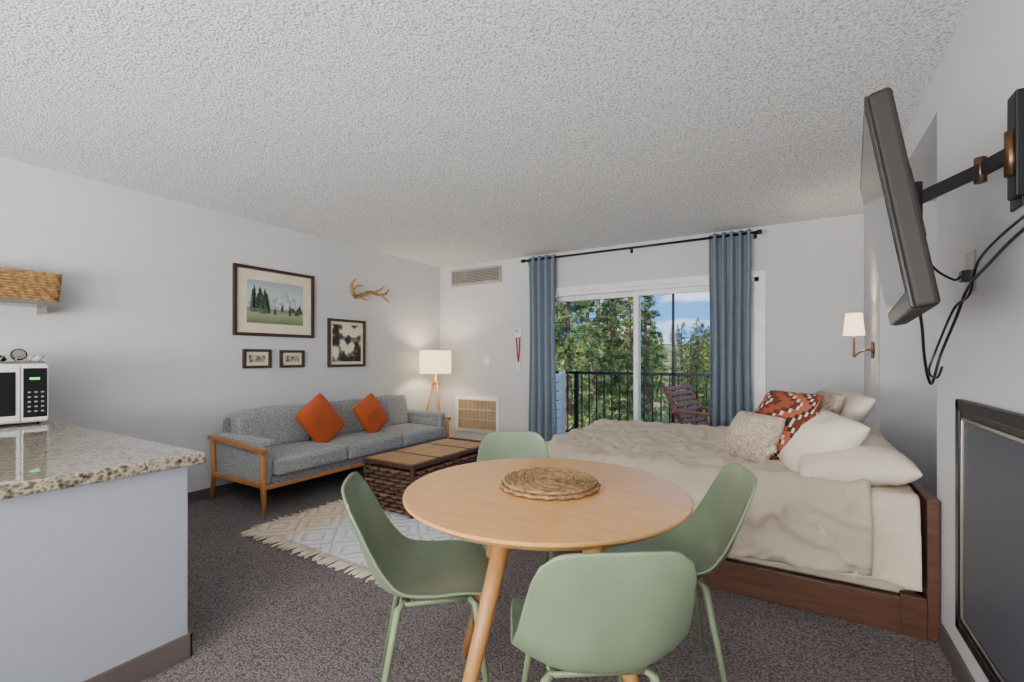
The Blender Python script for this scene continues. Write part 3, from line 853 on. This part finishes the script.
# ------------------------------------------------------------------ fireplace
b = B()
fy0, fy1, fz0, fz1 = 1.15, 2.28, .21, 1.04; X = XR-.001
b.box(X-.025, X, fy0, fy1, fz1-.04, fz1, m_black, .004); b.box(X-.025, X, fy0, fy1, fz0, fz0+.04, m_black, .004)
b.box(X-.025, X, fy1-.04, fy1, fz0, fz1, m_black, .004); b.box(X-.025, X, fy0, fy0+.04, fz0, fz1, m_black, .004)
b.box(X-.012, X, fy0+.04, fy1-.04, fz0+.04, fz1-.04, m_dark)
b.box(X-.016, X-.008, fy0+.065, fy1-.065, fz0+.065, fz1-.075, m_fire)
i0, i1, k0, k1 = fy0+.05, fy1-.05, fz0+.05, fz1-.06
b.box(X-.022, X-.012, i0, i1, k1-.012, k1, m_steel, .002); b.box(X-.022, X-.012, i0, i1, k0, k0+.012, m_steel, .002)
b.box(X-.022, X-.012, i1-.012, i1, k0, k1, m_steel, .002); b.box(X-.022, X-.012, i0, i0+.012, k0, k1, m_steel, .002)
b.finish('fireplace')

# ------------------------------------------------------------------ tv, mount, cables
tc = Vector((.232, 1.78, 1.568))
T = Matrix.Translation(tc) @ Matrix.Rotation(R(-5.2), 4, 'Z') @ Matrix.Rotation(R(-9.5), 4, 'Y')
b = B()
w, h = .38, .268
b.box(0, .05, -w, w, -h, h, m_tvcase, .012, 3, T=T)
b.box(-.004, .004, -w+.004, w-.004, -h+.004, h-.004, m_blackpl, .003, T=T)
b.box(-.006, -.003, -w+.03, w-.03, -h+.045, h-.03, m_screen, T=T)
b.box(.04, .07, -w+.2, w-.2, -h+.14, h-.14, m_blackpl, .01, 3, T=T)
b.box(.07, .085, -.11, .11, -.06, .14, m_black, .003, T=T)
tb_ = T @ Vector((.09, .0, .07))
b.cyl(tb_+Vector((0, 0, -.05)), tb_+Vector((0, 0, .05)), .018, .018, m_black)
j = Vector((.455, 1.80, 1.72)); wl = Vector((XR-.03, 1.76, 1.74))
def bar(p, q, hh=.022, ww=.012):
    p, q = Vector(p), Vector(q); d = (q-p); L = d.length; d.normalize()
    s_ = d.cross(Vector((0, 0, 1))).normalized(); u_ = s_.cross(d)
    vs = []
    for pp in (p, q):
        for a_, c_ in ((-1, -1), (1, -1), (1, 1), (-1, 1)): vs.append(pp+s_*ww*a_+u_*hh*c_)
    b.add(vs, [[0, 1, 2, 3][::-1], [4, 5, 6, 7]]+[[k, (k+1) % 4, 4+(k+1) % 4, 4+k] for k in range(4)], m_black, False)
bar(tb_, j, .018); bar(j, wl, .018)
b.cyl(j+Vector((0, 0, -.035)), j+Vector((0, 0, .035)), .014, .014, m_brass)
b.cyl(wl+Vector((0, 0, -.06)), wl+Vector((0, 0, .06)), .014, .014, m_brass)
b.box(XR-.01, XR-.001, 1.76, 1.84, 1.60, 1.91, m_black, .003)
b.box(XR-.03, XR-.01, 1.73, 1.79, 1.62, 1.90, m_black, .004)
b.finish('wall_mounted_tv')
b = B()
oy = 2.20
b.box(XR-.008, XR-.001, oy-.045, oy+.045, 1.42, 1.56, m_steel, .002)
b.box(XR-.03, XR-.005, oy-.018, oy+.018, 1.455, 1.495, m_blackpl, .004)
b.finish('wall_outlet')
b = B()
cp = XR-.035
b.tube([(XR-.03, oy, 1.475), (XR-.06, oy-.05, 1.46), (.40, 2.05, 1.50), (.34, 1.95, 1.6), (.31, 1.85, 1.66)], .004, m_blackpl, 8, smoothpts=8)
b.tube([(XR-.03, 1.2, 1.50), (cp, 1.6, 1.52), (cp, 1.95, 1.46), (cp, 2.10, 1.42), (cp-.01, 2.18, 1.33), (cp-.03, 2.28, 1.20), (.44, 2.24, 1.10), (.42, 2.2, 1.12), (.40, 2.15, 1.2), (.36, 1.98, 1.32), (.31, 1.85, 1.45)], .0048, m_blackpl, 8, smoothpts=8)
b.tube([(XR-.03, 1.2, 1.56), (cp, 1.62, 1.55), (cp, 1.98, 1.5), (cp, 2.08, 1.40), (cp-.02, 2.16, 1.36), (.45, 2.24, 1.22), (.43, 2.24, 1.14), (.44, 2.18, 1.12), (.45, 2.16, 1.16)], .004, m_blackpl, 8, smoothpts=8)
b.finish('tv_cable')

# ------------------------------------------------------------------ lights
def pt(name, loc, e, rad, col=(1, .95, .9)):
    l = bpy.data.lights.new(name, 'POINT'); l.energy = e; l.shadow_soft_size = rad; l.color = col
    o = bpy.data.objects.new(name, l); o.location = loc; bpy.context.scene.collection.objects.link(o); return o
def area(name, loc, rot, e, sx, sy_, col=(1, .98, .952)):
    l = bpy.data.lights.new(name, 'AREA'); l.shape = 'RECTANGLE'; l.size = sx; l.size_y = sy_; l.energy = e; l.color = col
    o = bpy.data.objects.new(name, l); o.location = loc; o.rotation_euler = rot; bpy.context.scene.collection.objects.link(o); return o
pt('floor_lamp_bulb', (LX, LY, 1.12), 36, .05, (1, .83, .62))
pt('wall_sconce_bulb', (XR-.125, sy, 1.45), 14, .03, (1, .80, .58))
# added unseen area fills behind the camera, bounced off the ceiling; no real fixtures
area('added_bounce_left', (-2.4, -2.3, 1.0), (R(140), 0, 0), 245, 2.6, 1.2)
area('added_bounce_right', (-.5, -1.9, 1.0), (R(150), 0, 0), 200, 1.8, 1.2)
s = bpy.data.lights.new('sun', 'SUN'); s.energy = 6.5; s.angle = .01; s.color = (1, .95, .84)
o = bpy.data.objects.new('sun', s); o.rotation_euler = (R(48), 0, R(-35)); bpy.context.scene.collection.objects.link(o)

w = bpy.data.worlds.new('World'); bpy.context.scene.world = w; w.use_nodes = True
nt = w.node_tree; bg = nt.nodes['Background']
tc_ = nt.nodes.new('ShaderNodeTexCoord'); mp = nt.nodes.new('ShaderNodeMapping'); mp.inputs['Scale'].default_value = (1, 1, 3)
nz = nt.nodes.new('ShaderNodeTexNoise'); nz.inputs['Scale'].default_value = 6; nz.inputs['Detail'].default_value = 7
rp = nt.nodes.new('ShaderNodeValToRGB')
rp.color_ramp.elements[0].position = .50; rp.color_ramp.elements[0].color = lin((96, 158, 228))
rp.color_ramp.elements[1].position = .64; rp.color_ramp.elements[1].color = lin((244, 245, 248))
nt.links.new(tc_.outputs['Generated'], mp.inputs[0]); nt.links.new(mp.outputs[0], nz.inputs['Vector'])
nt.links.new(nz.outputs[0], rp.inputs[0]); nt.links.new(rp.outputs[0], bg.inputs[0]); bg.inputs[1].default_value = 2.1

# ------------------------------------------------------------------ camera
c = bpy.data.cameras.new('camera'); co = bpy.data.objects.new('camera', c); bpy.context.scene.collection.objects.link(co)
co.location = (0, 0, 1.193); co.rotation_euler = (R(90), 0, R(31.2))
c.sensor_width = 36; c.lens = 462/1024*36; c.shift_y = 16/1024; c.clip_start = .02; c.clip_end = 400
bpy.context.scene.camera = co
